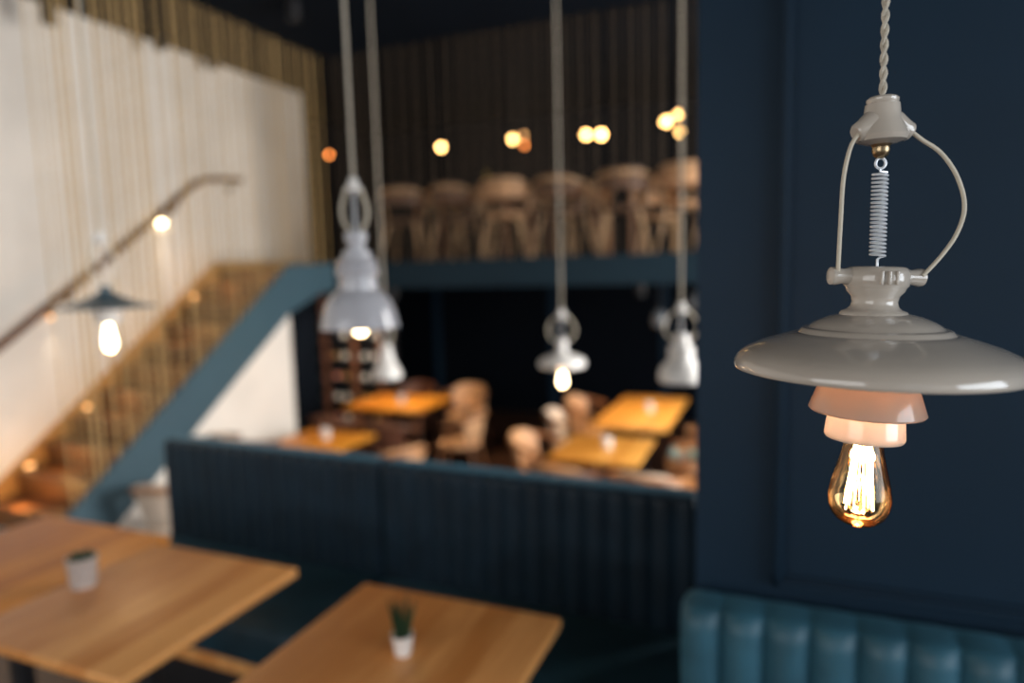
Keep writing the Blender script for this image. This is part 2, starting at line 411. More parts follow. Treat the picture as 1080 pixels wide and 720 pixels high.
# ------------------------------------------------------------------ booths
def channel_back(x0, x1, z0, z1, yf, thick, nch, d=0.022, seg=8, roundr=0.04):
    """padded backrest with vertical channels; front faces -Y"""
    bm = bmesh.new()
    prof = []      # (y, z, channel weight)
    nf = 10
    for k in range(nf + 1):
        prof.append((yf, z0 + (z1 - roundr - z0) * k / nf, 1.0))
    for k in range(1, 9):
        a = PI / 2 * k / 8
        prof.append((yf + roundr - roundr * math.cos(a), z1 - roundr + roundr * math.sin(a), 1 - 0.45 * k / 8))
    prof.append((yf + (roundr + thick - roundr * 0.7) / 2 + roundr * .2, z1, 0.45))
    for k in range(0, 6):
        a = PI / 2 * (1 - k / 5)
        rr = roundr * 0.7
        prof.append((yf + thick - rr + rr * math.cos(a), z1 - rr + rr * math.sin(a), 0.3 * (1 - k / 5)))
    prof.append((yf + thick, z0, 0))
    nx = nch * seg
    grid = []
    for i in range(nx + 1):
        t = i / seg; s = abs(math.sin(PI * t)) ** 0.6
        x = x0 + (x1 - x0) * i / nx
        endf = min(1.0, min(x - x0, x1 - x) / 0.03)
        col = []
        for (yy, zz, w) in prof:
            off = d * (1 - s) * w
            ny = 1.0 if yy <= yf + roundr * 0.5 else 0.0
            e = (1 - math.sqrt(max(0, 1 - (1 - endf) ** 2))) * 0.02
            col.append(bm.verts.new((x, yy + off * (0.35 + 0.65 * ny) + (e if yy < yf + thick / 2 else -e), zz - off * (0.0 if zz < z1 - roundr else 0.45) - (e if zz > z1 - 0.06 else 0))))
        grid.append(col)
    for a, b in zip(grid[:-1], grid[1:]):
        for k in range(len(prof) - 1):
            bm.faces.new((a[k], b[k], b[k + 1], a[k + 1]))
        bm.faces.new((a[-1], b[-1], b[0], a[0]))
    bm.faces.new(grid[0]); bm.faces.new(grid[-1][::-1])
    return bm
def booth(name, x0, x1, yf, ztopp, thick, label, m, seat_d, nch, rr=0.04, cd=0.022, seat=True):
    e = empty(name, ((x0 + x1) / 2, yf, 0), 0, label, 'booth bench', 'upholstered booth benches')
    ox = Vector(e.location)
    def P(n, bm, mm, smooth=True):
        for v in bm.verts: v.co -= ox
        return link(n, bm, mm, e, smooth)
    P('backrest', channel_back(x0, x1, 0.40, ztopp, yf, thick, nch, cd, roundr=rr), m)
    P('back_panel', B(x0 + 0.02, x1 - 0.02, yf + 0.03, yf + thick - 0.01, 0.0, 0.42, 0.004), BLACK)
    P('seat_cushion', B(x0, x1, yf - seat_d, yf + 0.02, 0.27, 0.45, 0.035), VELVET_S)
    P('front_rail', B(x0, x1, yf - seat_d + 0.03, yf - seat_d + 0.06, 0.20, 0.27, 0.005), OAK)
    P('plinth', B(x0 + 0.02, x1 - 0.02, yf - seat_d + 0.07, yf, 0.0, 0.27, 0.004), BLACK)
    return e
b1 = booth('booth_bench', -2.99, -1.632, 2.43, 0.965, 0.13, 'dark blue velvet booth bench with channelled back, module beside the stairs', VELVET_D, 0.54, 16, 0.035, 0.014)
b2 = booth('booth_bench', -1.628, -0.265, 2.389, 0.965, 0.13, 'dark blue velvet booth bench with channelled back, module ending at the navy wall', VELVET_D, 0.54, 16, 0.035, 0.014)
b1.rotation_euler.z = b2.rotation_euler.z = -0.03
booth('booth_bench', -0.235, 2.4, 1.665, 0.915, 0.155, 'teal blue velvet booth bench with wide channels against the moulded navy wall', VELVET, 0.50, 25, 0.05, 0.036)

# ------------------------------------------------------------------ front tables
def table(name, x0, x1, y0, y1, ztop_, m, label, floor=0.0, group=None, th=0.032, legm=None):
    cx, cy = (x0 + x1) / 2, (y0 + y1) / 2
    e = empty(name, (cx, cy, floor), 0, label, 'table', group)
    h = ztop_ - floor; hx, hy = (x1 - x0) / 2, (y1 - y0) / 2
    link('tabletop', B(-hx, hx, -hy, hy, h - th, h, 0.005), m, e)
    bm = bmesh.new()
    if legm is None:
        box(bm, -0.03, 0.03, -0.03, 0.03, 0.012, h - th - 0.01, 0.006)
        link('pedestal', bm, BLACK, e)
        link('foot_plate', B(-min(0.22, hx*.8), min(0.22, hx*.8), -min(0.22, hy*.8), min(0.22, hy*.8), 0.0, 0.015, 0.005), BLACK, e)
        link('top_bracket', B(-0.2, 0.2, -0.2, 0.2, h - th - 0.012, h - th, 0.003), BLACK, e)
    else:
        for sx in (-1, 1):
            for sy in (-1, 1):
                link('leg', tube(bmesh.new(), [(sx * (hx - .05), sy * (hy - .05), 0), (sx * (hx - .06), sy * (hy - .06), h - th)], [0.016, 0.024], 10), legm, e)
        link('apron', B(-hx + .06, hx - .06, -hy + .06, hy - .06, h - th - 0.06, h - th, 0.003), legm, e)
    return e
G1 = 'oak tables in front of the booth'
table('dining_table', -1.30, -0.60, 1.06, 1.815, 0.75, OAK, 'square oak table holding the white pot of green blades', group=G1)
table('dining_table', -2.298, -1.60, 1.13, 1.83, 0.75, OAK, 'square oak table with light edge between the other two front tables', group=G1)
table('dining_table', -3.06, -2.304, 1.13, 1.90, 0.75, OAK_D, 'darker amber oak table pushed against its neighbour by the stairs', group=G1)

# potted plants
def pot_plant(loc, r0, r1, h, pm, label, blades, bh, spread, bw):
    e = empty('potted_plant', loc, 0, label, 'potted plant')
    link('pot', lathe(bmesh.new(), [(0, 0), (r0 * .96, 0), (r0, 0.003), (r1, h - 0.004), (r1 + 0.0015, h), (r1 - 0.003, h), (r0 * 0.9, 0.008), (0, 0.008)], 32), pm, e)
    link('soil', lathe(bmesh.new(), [(0, h - 0.009), (r1 - 0.004, h - 0.011), (r1 - 0.005, h - 0.016), (0, h - 0.02)], 24), SOIL, e)
    bm = bmesh.new()
    for k in range(blades):
        a = random.uniform(0, 2 * PI); rr = random.uniform(0, r1 * .6); t = random.uniform(.3, 1) * spread
        hh = bh * random.uniform(.65, 1.0)
        p0 = Vector((rr * math.cos(a), rr * math.sin(a), h - 0.012)); dv = Vector((math.cos(a) * t, math.sin(a) * t, 1)).normalized()
        pts = [p0 + dv * (hh * s) + Vector((math.cos(a), math.sin(a), -.3)) * (s * s * t * .25 * hh) for s in (0, .25, .5, .75, 1)]
        tube(bm, pts, [bw, bw, bw * .9, bw * .6, bw * .1], 6, flat=0.45)
    link('leaves', bm, LEAF, e)
    return e
pot_plant((-0.955, 1.49, 0.75), 0.023, 0.031, 0.058, WPOT, 'white tapered pot of upright green blades on the nearest oak table', 46, 0.125, 0.28, 0.004)
pot_plant((-2.22, 1.475, 0.75), 0.040, 0.048, 0.105, GALV, 'grey tin pot of low dark succulent on the oak table', 60, 0.03, 1.0, 0.008)

# ------------------------------------------------------------------ pendants
def xprof(p, s, k=1.0): return [(r * s * k, z * s) for r, z in p]

def edison_bulb(parent, s, M, ztop_, zbot, rmax, glass, filament_r=1.1, seg=36):
    """ST64-like bulb: narrow neck at ztop_, tapering out to rmax, tip at zbot (all in local px units)"""
    H = ztop_ - zbot
    pr = [(rmax * .60, ztop_), (rmax * .62, ztop_ - .10 * H), (rmax * .74, ztop_ - .28 * H), (rmax * .90, ztop_ - .47 * H), (rmax * .99, ztop_ - .62 * H),
          (rmax, ztop_ - .70 * H), (rmax * .95, ztop_ - .79 * H), (rmax * .80, ztop_ - .88 * H), (rmax * .55, ztop_ - .945 * H), (rmax * .22, ztop_ - .975 * H), (rmax * .08, zbot), (0, zbot - .5)]
    P2 = smoothpath([(r, 0, z) for r, z in pr], 4)
    g = link('bulb', lathe(bmesh.new(), [(max(p.x, 0) * s, p.z * s) for p in P2], seg, M), glass, parent)
    bm = bmesh.new()
    n = 9
    pts = []
    zt, zb = ztop_ - .10 * H, ztop_ - .80 * H
    for i in range(n):
        a0 = 2 * PI * i / n; a1 = 2 * PI * (i + .5) / n
        rt, rb = rmax * .26, rmax * .46
        pts.append(((rt * math.cos(a0)) * s, (rt * math.sin(a0)) * s, zt * s))
        pts.append(((rb * math.cos(a1)) * s, (rb * math.sin(a1)) * s, (zb + (4 if i % 2 else 0)) * s))
    tube(bm, pts, filament_r * s, 6, M, closed=True)
    link('filament', bm, FIL, g)
    bm = tube(bmesh.new(), [(0, 0, (ztop_ + 2) * s), (0, 0, (ztop_ - .28 * H) * s)], [rmax * .16 * s, rmax * .05 * s], 10, M)
    link('stem', bm, CLEAR, g)
    link('screw_cap', lathe(bmesh.new(), [(0, (ztop_ + 1) * s), (rmax * .58 * s, (ztop_ + 1) * s), (rmax * .58 * s, (ztop_ + 14) * s), (0, (ztop_ + 14) * s)], 24, M), BRASS, g)
    return g

def twisted_cord(z0, z1, r, mtx=None, pitch=0.022):
    bm = bmesh.new()
    n = max(8, int((z1 - z0) / pitch * 8))
    n = min(n, 900)
    for ph in (0, PI):
        tube(bm, [(r * .55 * math.cos(ph + 2 * PI * (z1 - z0) * t / n / pitch), r * .55 * math.sin(ph + 2 * PI * (z1 - z0) * t / n / pitch), z0 + (z1 - z0) * t / n) for t in range(n + 1)], r * .58, 7)
    return bm

def crossbar(s, z, hw, r, body_r, M):
    bm = bmesh.new()
    R = Matrix.Rotation(PI / 2, 4, 'Y')
    T = Matrix.Translation((0, 0, z * s))
    lathe(bm, [(0, -hw * s), (r * .55 * s, -hw * s), (r * .95 * s, -(hw - 1.5) * s), (r * s, -(hw - 5) * s), (r * .82 * s, -(hw - 14) * s), (r * .95 * s, -body_r * s), (r * .95 * s, body_r * s),
               (r * .82 * s, (hw - 14) * s), (r * s, (hw - 5) * s), (r * .95 * s, (hw - 1.5) * s), (r * .5 * s, hw * s), (r * .4 * s, (hw - 4) * s), (0, (hw - 4) * s)], 24, M @ T @ R)
    return bm

def main_pendant():
    s = 0.66 / 702; k = 0.88
    rz = math.radians(24)
    root = empty('pendant_lamp', (0.086, 0.738, CH - 0.109), rz,
                 'large porcelain pendant lamp with wide disc shade before the moulded navy wall', 'pendant lamp', 'porcelain pendant lamps')
    piv = Vector((0, 0, 107 * s))
    M = Matrix.Translation(piv) @ Matrix.Rotation(math.radians(2.6), 4, 'Y') @ Matrix.Translation(-piv)
    Msh = Matrix.Translation(piv) @ Matrix.Rotation(math.radians(1.0), 4, 'Y') @ Matrix.Translation(-piv + Vector((0, 0, 5 * s)))
    sh = [(20, 58), (35, 55), (50, 51.5), (62, 47), (69, 43), (72, 40.5), (74, 39.5), (77, 39.8), (80, 38.4), (82, 36), (84, 34.5), (88, 34.4), (96, 32), (112, 27.5), (128, 22.5), (141, 17), (149, 12.5), (154, 7.5), (156.5, 2.5),
          (157, -1.5), (156.3, -4), (155.3, -4.8), (154.4, -3.4), (151, 4), (138, 10.5), (124, 17), (104, 24), (84, 30), (64, 38), (40, 46), (20, 50)]
    link('shade', lathe(bmesh.new(), xprof(sh, s, k), 96, Msh), PORC, root)
    nk = [(0, 52), (37, 52), (38, 54), (37, 60), (35, 62.5), (30, 64), (26, 67), (24.5, 72), (26, 78), (31, 83), (33, 88), (0, 90)]
    link('neck', lathe(bmesh.new(), xprof(nk, s, k), 48, M), PORC, root)
    # cap with two ears for the wires
    cap = bmesh.new()
    lathe(cap, xprof([(0, 84), (31, 85), (35, 89), (36, 96), (35, 103), (32, 107), (28, 108.5), (12, 107), (0, 106)], s, k), 40, M)
    c = link('cap', cap, PORC, root)
    link('ear_bar', crossbar(s, 98, 50, 9.5, 30, M), PORC, c)
    bm = bmesh.new()
    for x in (-13, -5, 3):
        box(bm, (x - 1.4) * s, (x + 1.4) * s, -33.5 * s, -30 * s, 90 * s, 104 * s, 0.0008, M)
    link('ribs', bm, PORC, c)
    # socket collar, two tiers under the shade
    col1 = [(40, 32), (46, 0), (52, -14), (56, -22), (63, -40), (64, -43), (62, -45), (58, -44), (48, -42), (30, -41), (30, -36), (48, -36), (40, -10), (34, 20)]
    link('upper_collar', lathe(bmesh.new(), xprof(col1, s, k), 64, M), PORC_T, root)
    col2 = [(38, -38), (42, -46), (44, -66), (44.5, -70), (43, -73), (40, -73.5), (38, -71), (36, -64), (24, -62), (0, -62)]
    link('socket', lathe(bmesh.new(), xprof(col2, s, k), 64, M), PORC_S, root)
    edison_bulb(root, s, M, -70, -171, 35 * k, AMBER, 1.05, 48)
    pl = point('pendant_glow', root.matrix_basis @ (M @ Vector((0, 0, -112 * s))), 4.5, (1.0, 0.52, 0.24), 0.016)
    point('collar_fill', root.matrix_basis @ (M @ Vector((0, 0, -32 * s))), 2.8, (1.0, 0.6, 0.35), 0.01)  # added light inside the collar to make it glow, no bulb here
    point('socket_fill', root.matrix_basis @ (M @ Vector((0, 0, -55 * s))), 0.03, (1.0, 0.6, 0.35), 0.01)  # added faint light inside the socket, for its glow
    # upper insulator
    up = bmesh.new()
    zc = 255
    lathe(up, xprof([(0, 278), (13, 278), (15, 276), (15, 274), (14, 272), (16, 271), (17, 262), (18, 255), (22, 248), (25, 240), (23, 235), (14, 232), (0, 231)], s, 1.0), 36)
    for sg in (-1, 1):
        d = Vector((sg * 0.86, -0.1, -0.5)).normalized()
        p0 = Vector((0, 0, 258)) * s
        pts = [p0, p0 + d * 14 * s, p0 + d * 24 * s, p0 + d * 31 * s, p0 + d * 33 * s]
        tube(up, pts, [15 * s, 13 * s, 10.5 * s, 9.5 * s, 7.5 * s], 20)
    ins = link('insulator', up, PORC, root)
    link('nut', lathe(bmesh.new(), xprof([(0, 236), (9.5, 236), (10, 232), (8, 229), (8.5, 226), (7, 221), (4, 218), (0, 217)], s), 24), BRASS, ins)
    # ring and spring
    R = 5.2
    ringpts = [(R * math.cos(a) * s, 0, (213 + R * math.sin(a)) * s) for a in [2 * PI * i / 20 for i in range(20)]]
    link('ring', tube(bmesh.new(), ringpts, 1.4 * s, 8, closed=True), STEEL, root)
    sp = []
    turns = 21; z1, z0 = 204, 119
    for i in range(turns * 12 + 1):
        a = 2 * PI * i / 12
        sp.append((6.9 * math.cos(a) * s, 6.9 * math.sin(a) * s, (z1 - (z1 - z0) * i / (turns * 12)) * s))
    bm = tube(bmesh.new(), [(0, 0, 208 * s), (0, 0, 205 * s), (3 * s, 0, 204.5 * s)] + sp + [(3 * s, 0, 118 * s), (0, 0, 116 * s), (0, 0, 105 * s)], 1.25 * s, 6)
    link('spring', bm, STEEL, root)
    # supply wires looping from insulator to ears
    q = 0.93
    L = [(-27, 243), (-36, 232), (-42, 212), (-45, 190), (-46, 160), (-47, 130), (-47.5, 108), (-47, 100)]
    Rr = [(27, 243), (40, 234), (60, 222), (77, 203), (88, 180), (90, 160), (82, 138), (67, 118), (50, 101), (46, 98)]
    link('wire', tube(bmesh.new(), smoothpath([(x * s * q, -6 * s, z * s) for x, z in L], 6), 2.15 * s, 10), WIRE_M, root)
    link('wire', tube(bmesh.new(), smoothpath([(x * s * q, -8 * s, z * s) for x, z in Rr], 6), 2.15 * s, 10), WIRE_M, root)
    link('cord', twisted_cord(276 * s, CEIL - root.location.z - 0.001, 3.6 * s, pitch=0.026), FABRIC_CORD, root)
    link('ceiling_rose', lathe(bmesh.new(), [(0, 0), (0.05, 0), (0.048, -0.02), (0.012, -0.04), (0, -0.04)], 32, Matrix.Translation((0, 0, CEIL - root.location.z - 0.0005))), PORC, root)
    return root
main_pendant()

def small_pendant(loc, label, prof, m, bulb=None, loop=None, s=1.0, top=None, rz=0.3, collar=None, litw=0.0, bulbmat=None, tilt=0.0, nut=True):
    """prof in metres around loc: outline of the shade and neck; loop = (z_bottom, z_top, halfwidth)"""
    root = empty('pendant_lamp', loc, rz, label, 'pendant lamp', 'porcelain pendant lamps')
    link('shade', lathe(bmesh.new(), prof, 48), m, root)
    zb, zt, hw = loop
    if top:
        link('insulator', lathe(bmesh.new(), [(0, zt + top * 1.1), (top * .5, zt + top), (top * .6, zt + top * .3), (top, zt), (top * .8, zt - top * .5), (0, zt - top * .7)], 24), WENAMEL, root)
    for sg in (-1, 1):
        H = zt - zb
        pts = [(sg * (top or .01) * .8, 0, zt), (sg * hw * .75, 0, zt - .22 * H), (sg * hw, 0, zt - .5 * H), (sg * hw * .85, 0, zt - .8 * H), (sg * hw * .4, 0, zb)]
        link('wire', tube(bmesh.new(), smoothpath(pts, 5), 0.0055, 8), WIRE_M, root)
    sp = []
    for i in range(121):
        a = 2 * PI * i / 8; sp.append((0.006 * math.cos(a), 0.006 * math.sin(a), zt - (zt - zb) * i / 120))
    link('spring', tube(bmesh.new(), sp, 0.0016, 5), STEEL, root)
    if collar:
        link('collar', lathe(bmesh.new(), collar, 36), WENAMEL, root)
    if bulb:
        zt_, zb_, r = bulb; H = zt_ - zb_
        g = link('bulb', lathe(bmesh.new(), [(r * .5, zt_), (r * .62, zt_ - .2 * H), (r * .9, zt_ - .5 * H), (r, zt_ - .68 * H), (r * .85, zt_ - .86 * H), (r * .45, zt_ - .97 * H), (0, zb_)], 24), bulbmat or LAMPBULB, root)
        if litw: point('pendant_glow', Vector(loc) + Vector((0, 0, zb_ - 0.04)), litw, (1.0, 0.62, 0.32), 0.03)
    z0 = zt + (top or 0.01); z1 = CEIL - loc[2]
    link('cord', twisted_cord(z0, z1 - 0.001, 0.0058, pitch=0.06), FABRIC_CORD, root)
    link('ceiling_rose', lathe(bmesh.new(), [(0, 0), (0.05, 0), (0.048, -0.02), (0.012, -0.04), (0, -0.04)], 24, Matrix.Translation((0, 0, z1 - 0.0005))), WENAMEL, root)
    return root
# A: plate lamp by the stairs
small_pendant((-2.956, 2.20, CH - 0.122), 'slate blue plate-shaped pendant lamp with lit bulb, hanging before the pale stair wall',
    [(0, 0.095), (0.02, 0.093), (0.024, 0.07), (0.05, 0.05), (0.10, 0.028), (0.165, 0.006), (0.208, -0.006), (0.212, -0.012), (0.205, -0.012), (0.16, -0.002), (0.09, 0.018), (0.03, 0.035), (0, 0.04)],
    BENAMEL, bulb=(-0.09, -0.218, 0.027), loop=(0.09, 0.31, 0.05), top=0.03, rz=0.9,
    collar=[(0, 0.035), (0.085, 0.01), (0.08, -0.02), (0.055, -0.05), (0.05, -0.085), (0.04, -0.09), (0, -0.085)], litw=3.0)
# B: big stepped dome
small_pendant((-1.327, 1.90, CH - 0.175), 'big grey enamel pendant with stepped neck and domed bell shade, left of centre',
    [(0, .315), (.032, .312), (.038, .30), (.036, .285), (.028, .272), (.028, .255), (.044, .248), (.048, .236), (.046, .226), (.060, .222), (.068, .212), (.064, .200), (.060, .194), (.071, .188), (.074, .178), (.070, .168),
     (.060, .160), (.060, .150), (.066, .145), (.064, .132), (.066, .120), (.088, .104), (.108, .078), (.121, .045), (.128, .012), (.131, -.002), (.133, -.010), (.128, -.012), (.124, -.004), (.116, .040), (.100, .075), (.07, .10), (.03, .11), (0, .11)],
    GENAMEL, bulb=(0.06, -0.038, 0.028), loop=(.315, .46, .042), top=0.028, rz=0.6, litw=0.8)
# C: small white bell behind B
small_pendant((-2.264, 3.5, CH - 0.62), 'small white bell pendant hanging just behind the big grey dome lamp',
    [(0, .18), (.024, .178), (.034, .165), (.034, .13), (.045, .11), (.048, .085), (.056, .06), (.078, .025), (.090, -.01), (.090, -.028), (.08, -.038), (.05, -.042), (0, -.042)],
    WENAMEL, loop=(.18, .32, .04), top=0.03, rz=0.4)
# D: small disc lamp with bulb
small_pendant((-1.284, 4.0, CH - 0.60), 'small white disc pendant with a bare lit bulb, hanging mid picture',
    [(0, .155), (.03, .152), (.034, .13), (.03, .10), (.032, .075), (.06, .055), (.10, .045), (.138, .025), (.150, .002), (.148, -.018), (.135, -.026), (.09, -.012), (.04, -.005), (0, 0)],
    WENAMEL, bulb=(-0.055, -0.155, 0.025), loop=(.13, .30, .085), top=0.035, rz=0.35, collar=[(0, -0.0), (.06, -.01), (.055, -.04), (.04, -.06), (0, -.06)], litw=3.0)
# E: white bell beside the navy wall
small_pendant((-0.422, 3.1, CH - 0.495), 'white bell-shaped porcelain pendant hanging right beside the navy wall edge',
    [(0, .185), (.026, .183), (.034, .165), (.040, .13), (.058, .118), (.060, .09), (.055, .082), (.060, .06), (.088, .035), (.100, .005), (.103, -.03), (.095, -.042), (.06, -.046), (0, -.046)],
    WENAMEL, loop=(.145, .29, .075), top=0.032, rz=0.2)

# ------------------------------------------------------------------ lower dining area furniture
CHWL = wood('pale_ash_timber', (0.62, 0.40, 0.22), (0.46, 0.27, 0.13), axis='Z')
MIDL = mat('saddle_leather', (0.14, 0.072, 0.042), 0.5, noise=0.15, nscale=14)
def make_chair(label, wm, pad, zlow=.50, backh=0.80, loc=(0, 0, 0), rz=0, group=None, padback=True):
    e = empty('dining_chair', loc, rz, label, 'chair', group)
    link('seat', lathe(bmesh.new(), [(0, .425), (.19, .425), (.215, .435), (.222, .452), (.21, .468), (.15, .476), (0, .478)], 32), pad, e)
    for sx in (-1, 1):
        for sy in (-1, 1):
            link('leg', tube(bmesh.new(), [(sx * .15, sy * .15, .43), (sx * .19, sy * .20, .2), (sx * .225, sy * .245, 0.0)], [.018, .016, .011], 10), wm, e)
    def arc(a0, a1, r, z, n=20, lift=0.0, sq=1.0):
        return [(r * math.sin(math.radians(a0 + (a1 - a0) * i / n)), -r * sq * math.cos(math.radians(a0 + (a1 - a0) * i / n)), z + lift * math.cos(math.radians(a0 + (a1 - a0) * i / n))) for i in range(n + 1)]
    # bent timber hoop that is armrest and top rail in one
    bm = tube(bmesh.new(), arc(-112, 112, .275, backh - .10, 26, .06), .017, 10, flat=1.3)
    link('arm_rail', bm, wm, e)
    for a in (-95, 95):
        x = .275 * math.sin(math.radians(a)); y = -.275 * math.cos(math.radians(a))
        link('arm_post', tube(bmesh.new(), [(x * .75, y, .44), (x * .98, y, backh - .105)], [.013, .012], 8), wm, e)
    # padded curved back shell
    bm = bmesh.new(); n = 18; A = 62
    rows = [(zlow, .205 + (zlow - .5) * .3), (zlow + .03, .215 + (zlow - .5) * .3), ((zlow + .78) / 2, .236), (.73, .250), (backh - .02, .262), (backh, .262)]
    outer, inner = [], []
    for zz, rr in rows:
        o_, i_ = [], []
        for i in range(n + 1):
            a = math.radians(-A + 2 * A * i / n); t = 1 - (abs(-1 + 2 * i / n)) ** 4 * .35
            zc = zlow + (zz - zlow) * t
            o_.append(bm.verts.new(((rr + .012) * math.sin(a), -(rr + .012) * math.cos(a), zc)))
            i_.append(bm.verts.new(((rr - .016) * math.sin(a), -(rr - .016) * math.cos(a), zc)))
        outer.append(o_); inner.append(i_)
    for k in range(len(rows) - 1):
        for i in range(n):
            bm.faces.new((outer[k][i], outer[k][i + 1], outer[k + 1][i + 1], outer[k + 1][i]))
            bm.faces.new((inner[k][i], inner[k + 1][i], inner[k + 1][i + 1], inner[k][i + 1]))
        for i in (0, n):
            bm.faces.new((outer[k][i], outer[k + 1][i], inner[k + 1][i], inner[k][i]))
    for k in (0, len(rows) - 1):
        for i in range(n):
            bm.faces.new((outer[k][i], inner[k][i], inner[k][i + 1], outer[k][i + 1]))
    link('backrest', bm, pad, e)
    return e
PROTO = {}
def chair(kind, x, y, face, label, floor=LOW, group='bentwood chairs in the lower dining area', sc_=1.0):
    wm, pad = {'tan': (CHW, TAN), 'cream': (CHW, CREAM), 'brown': (CHWD, BROWNL), 'dark': (CHWD, TAN), 'ash': (CHWL, TAN), 'shell': (CHWD, CREAM), 'saddle': (CHWL, MIDL)}[kind]
    if kind not in PROTO:
        e = make_chair(label, wm, pad, zlow=(.62 if kind in ('ash', 'saddle') else .50), backh=(.97 if kind == 'shell' else .80), group=group); PROTO[kind] = e
    else:
        e = copy_tree(PROTO[kind])
    e.location = (x, y, floor); e.rotation_euler = (0, 0, math.radians(face))
    e['label'] = label; e['group'] = group; e['category'] = 'chair'
    return e
# face = direction the sitter looks, 0 = away from camera (+Y), 90 = towards -X
LT = 0.35        # tabletop height of the lower tables (world z)
G2 = 'oak tables in the lower dining area'
table('dining_table', -1.62, -0.92, 5.85, 7.35, LT, OAK_Y, 'long golden oak table farthest right in the lower dining area', LOW, G2)
table('dining_table', -1.66, -0.96, 4.74, 5.50, LT, OAK_Y, 'square golden oak table in front of the long one in the lower area', LOW, G2)
table('dining_table', -4.45, -3.50, 5.95, 6.75, LT, OAK_O, 'orange oak table farthest from the booth, near the bottle rack', LOW, G2)
table('dining_table', -4.10, -3.38, 4.42, 5.0, LT, OAK_O, 'orange oak table just behind the booth beside the white stair panel', LOW, G2)

chair('brown', -4.26, 7.15, 180, 'dark chair on the far side of the far orange table, beside the bottle rack')
chair('dark', -3.55, 7.15, 180, 'dark-framed tan chair on the far side of the far orange table, at its free corner')
chair('tan', -3.02, 5.95, 100, 'tan leather chair alone at the free end of the far orange table')
chair('brown', -4.22, 5.55, 8, 'brown leather chair between the two orange tables, nearer the stair panel')
chair('brown', -3.52, 5.50, -6, 'brown leather chair between the two orange tables, in the middle of the aisle side')
chair('tan', -2.98, 4.62, 62, 'tan leather chair turned to the front orange table, its back to the aisle')
chair('cream', -4.02, 3.40, 20, 'cream chair at the foot of the white under-stair panel')
chair('tan', -1.88, 5.25, -90, 'tan leather chair at the aisle side of the square golden table')
chair('cream', -1.90, 6.22, -80, 'cream chair at the aisle side of the long golden table, nearer end')
chair('tan', -1.90, 6.90, -95, 'tan leather chair at the aisle side of the long golden table, farther end')
chair('dark', -1.46, 4.60, -3, 'dark-framed tan chair whose curved back just shows over the booth at the square table')
chair('cream', -0.86, 4.62, 0, 'cream chair whose wide rounded back rises over the booth near the navy wall')
chair('tan', -0.66, 5.24, 95, 'tan leather chair by the navy wall at the square golden table')
chair('tan', -0.72, 5.92, 84, 'tan leather chair by the navy wall at the near end of the long golden table')
chair('dark', -0.56, 6.65, 96, 'dark-framed chair by the navy wall at the far end of the long golden table')
chair('shell', -4.03, 4.12, -12, 'high-backed cream chair showing above the booth against the white stair panel')
# cushion lying on a chair
c = link('cushion', lathe(bmesh.new(), [(0, 0), (.12, .004), (.155, .025), (.16, .045), (.155, .065), (.12, .09), (0, .10)], 28), BLUEC, loc=(-0.76, 5.92, LOW + 0.4795))
tag(c, 'pale blue round cushion lying on the chair by the navy wall', 'cushion')

# candle holders on the lower tables
def candle(loc, label):
    e = empty('candle_holder', loc, 0, label, 'candle holder', 'white candle holders on the lower tables')
    link('cup', lathe(bmesh.new(), [(0, 0), (.034, 0), (.040, .01), (.042, .085), (.038, .09), (.036, .02), (0, .015)], 24), WPOT, e)
    link('candle', lathe(bmesh.new(), [(0, .014), (.030, .014), (.030, .06), (.004, .062), (.002, .075), (0, .075)], 20), CREAM, e)
candle((-1.20, 6.55, LT), 'white candle holder in the middle of the long golden table')
candle((-1.28, 5.12, LT), 'white candle holder in the middle of the square golden table')
candle((-3.90, 6.28, LT), 'white candle holder on the far orange table')
candle((-3.72, 4.72, LT), 'white candle holder on the orange table just behind the booth')

# ------------------------------------------------------------------ bottle rack
RX0, RX1, RY = -6.02, -4.64, 7.05
rk = empty('bottle_rack', ((RX0 + RX1) / 2, RY + 0.18, LOW), 0, 'tall dark bottle rack with timber posts standing under the stair landing', 'rack')
def kp(n, bm, m): return link(n, rel(bm, rk), m, rk, smooth=False)
kp('back_board', B(RX0, RX1, RY + 0.36, RY + 0.38, LOW, 1.62), BLACK)
for x in (RX0 + .02, -5.50, -5.06, RX1 - .02):
    kp('post', B(x - .028, x + .028, RY, RY + 0.05, LOW, 1.62, 0.004), CHWD)
SH = [-0.10 + .27 * k for k in range(6)]
for z in SH: kp('shelf', B(RX0, RX1, RY + 0.02, RY + 0.36, z - .012, z, 0.002), BLACK)
def make_bottle(cap):
    e = empty('wine_bottle', (0, 0, 0))
    M = Matrix.Rotation(PI / 2, 4, 'X')     # lies along Y, cap towards -Y
    link('body', lathe(bmesh.new(), [(0, -.20), (.036, -.20), (.038, -.19), (.038, -.01), (.034, .02), (.018, .055), (.0155, .07), (.0155, .085), (0, .085)], 20, M), BOTTLE, e)
    link('foil_cap', lathe(bmesh.new(), [(.0165, .06), (.0175, .085), (.026, .088), (.036, .10), (.036, .112), (.026, .118), (0, .118)], 18, M), cap, e)
    return e
PB = {'pale': make_bottle(CAPW), 'pink': make_bottle(CAPP), 'amber': make_bottle(CAPA)}
used = set()
cols = [-5.86, -5.68, -5.34, -5.20, -4.90, -4.76]
for r_, z in enumerate(SH):
    for ci, x in enumerate(cols):
        if random.random() < .18 and r_ not in (2, 3): continue
        kd = 'pink' if (ci == 2 and r_ % 2 == 0) or (ci == 1 and r_ == 3) else ('amber' if (ci + r_) % 7 == 5 else 'pale')
        if kd in used: o = copy_tree(PB[kd])
        else: o = PB[kd]; used.add(kd)
        o.location = (x, RY + 0.13, z + .0385)
        tag(o, 'dark wine bottle with %s foil cap lying in the rack' % kd, 'bottle', 'wine bottles with %s caps in the rack' % kd)

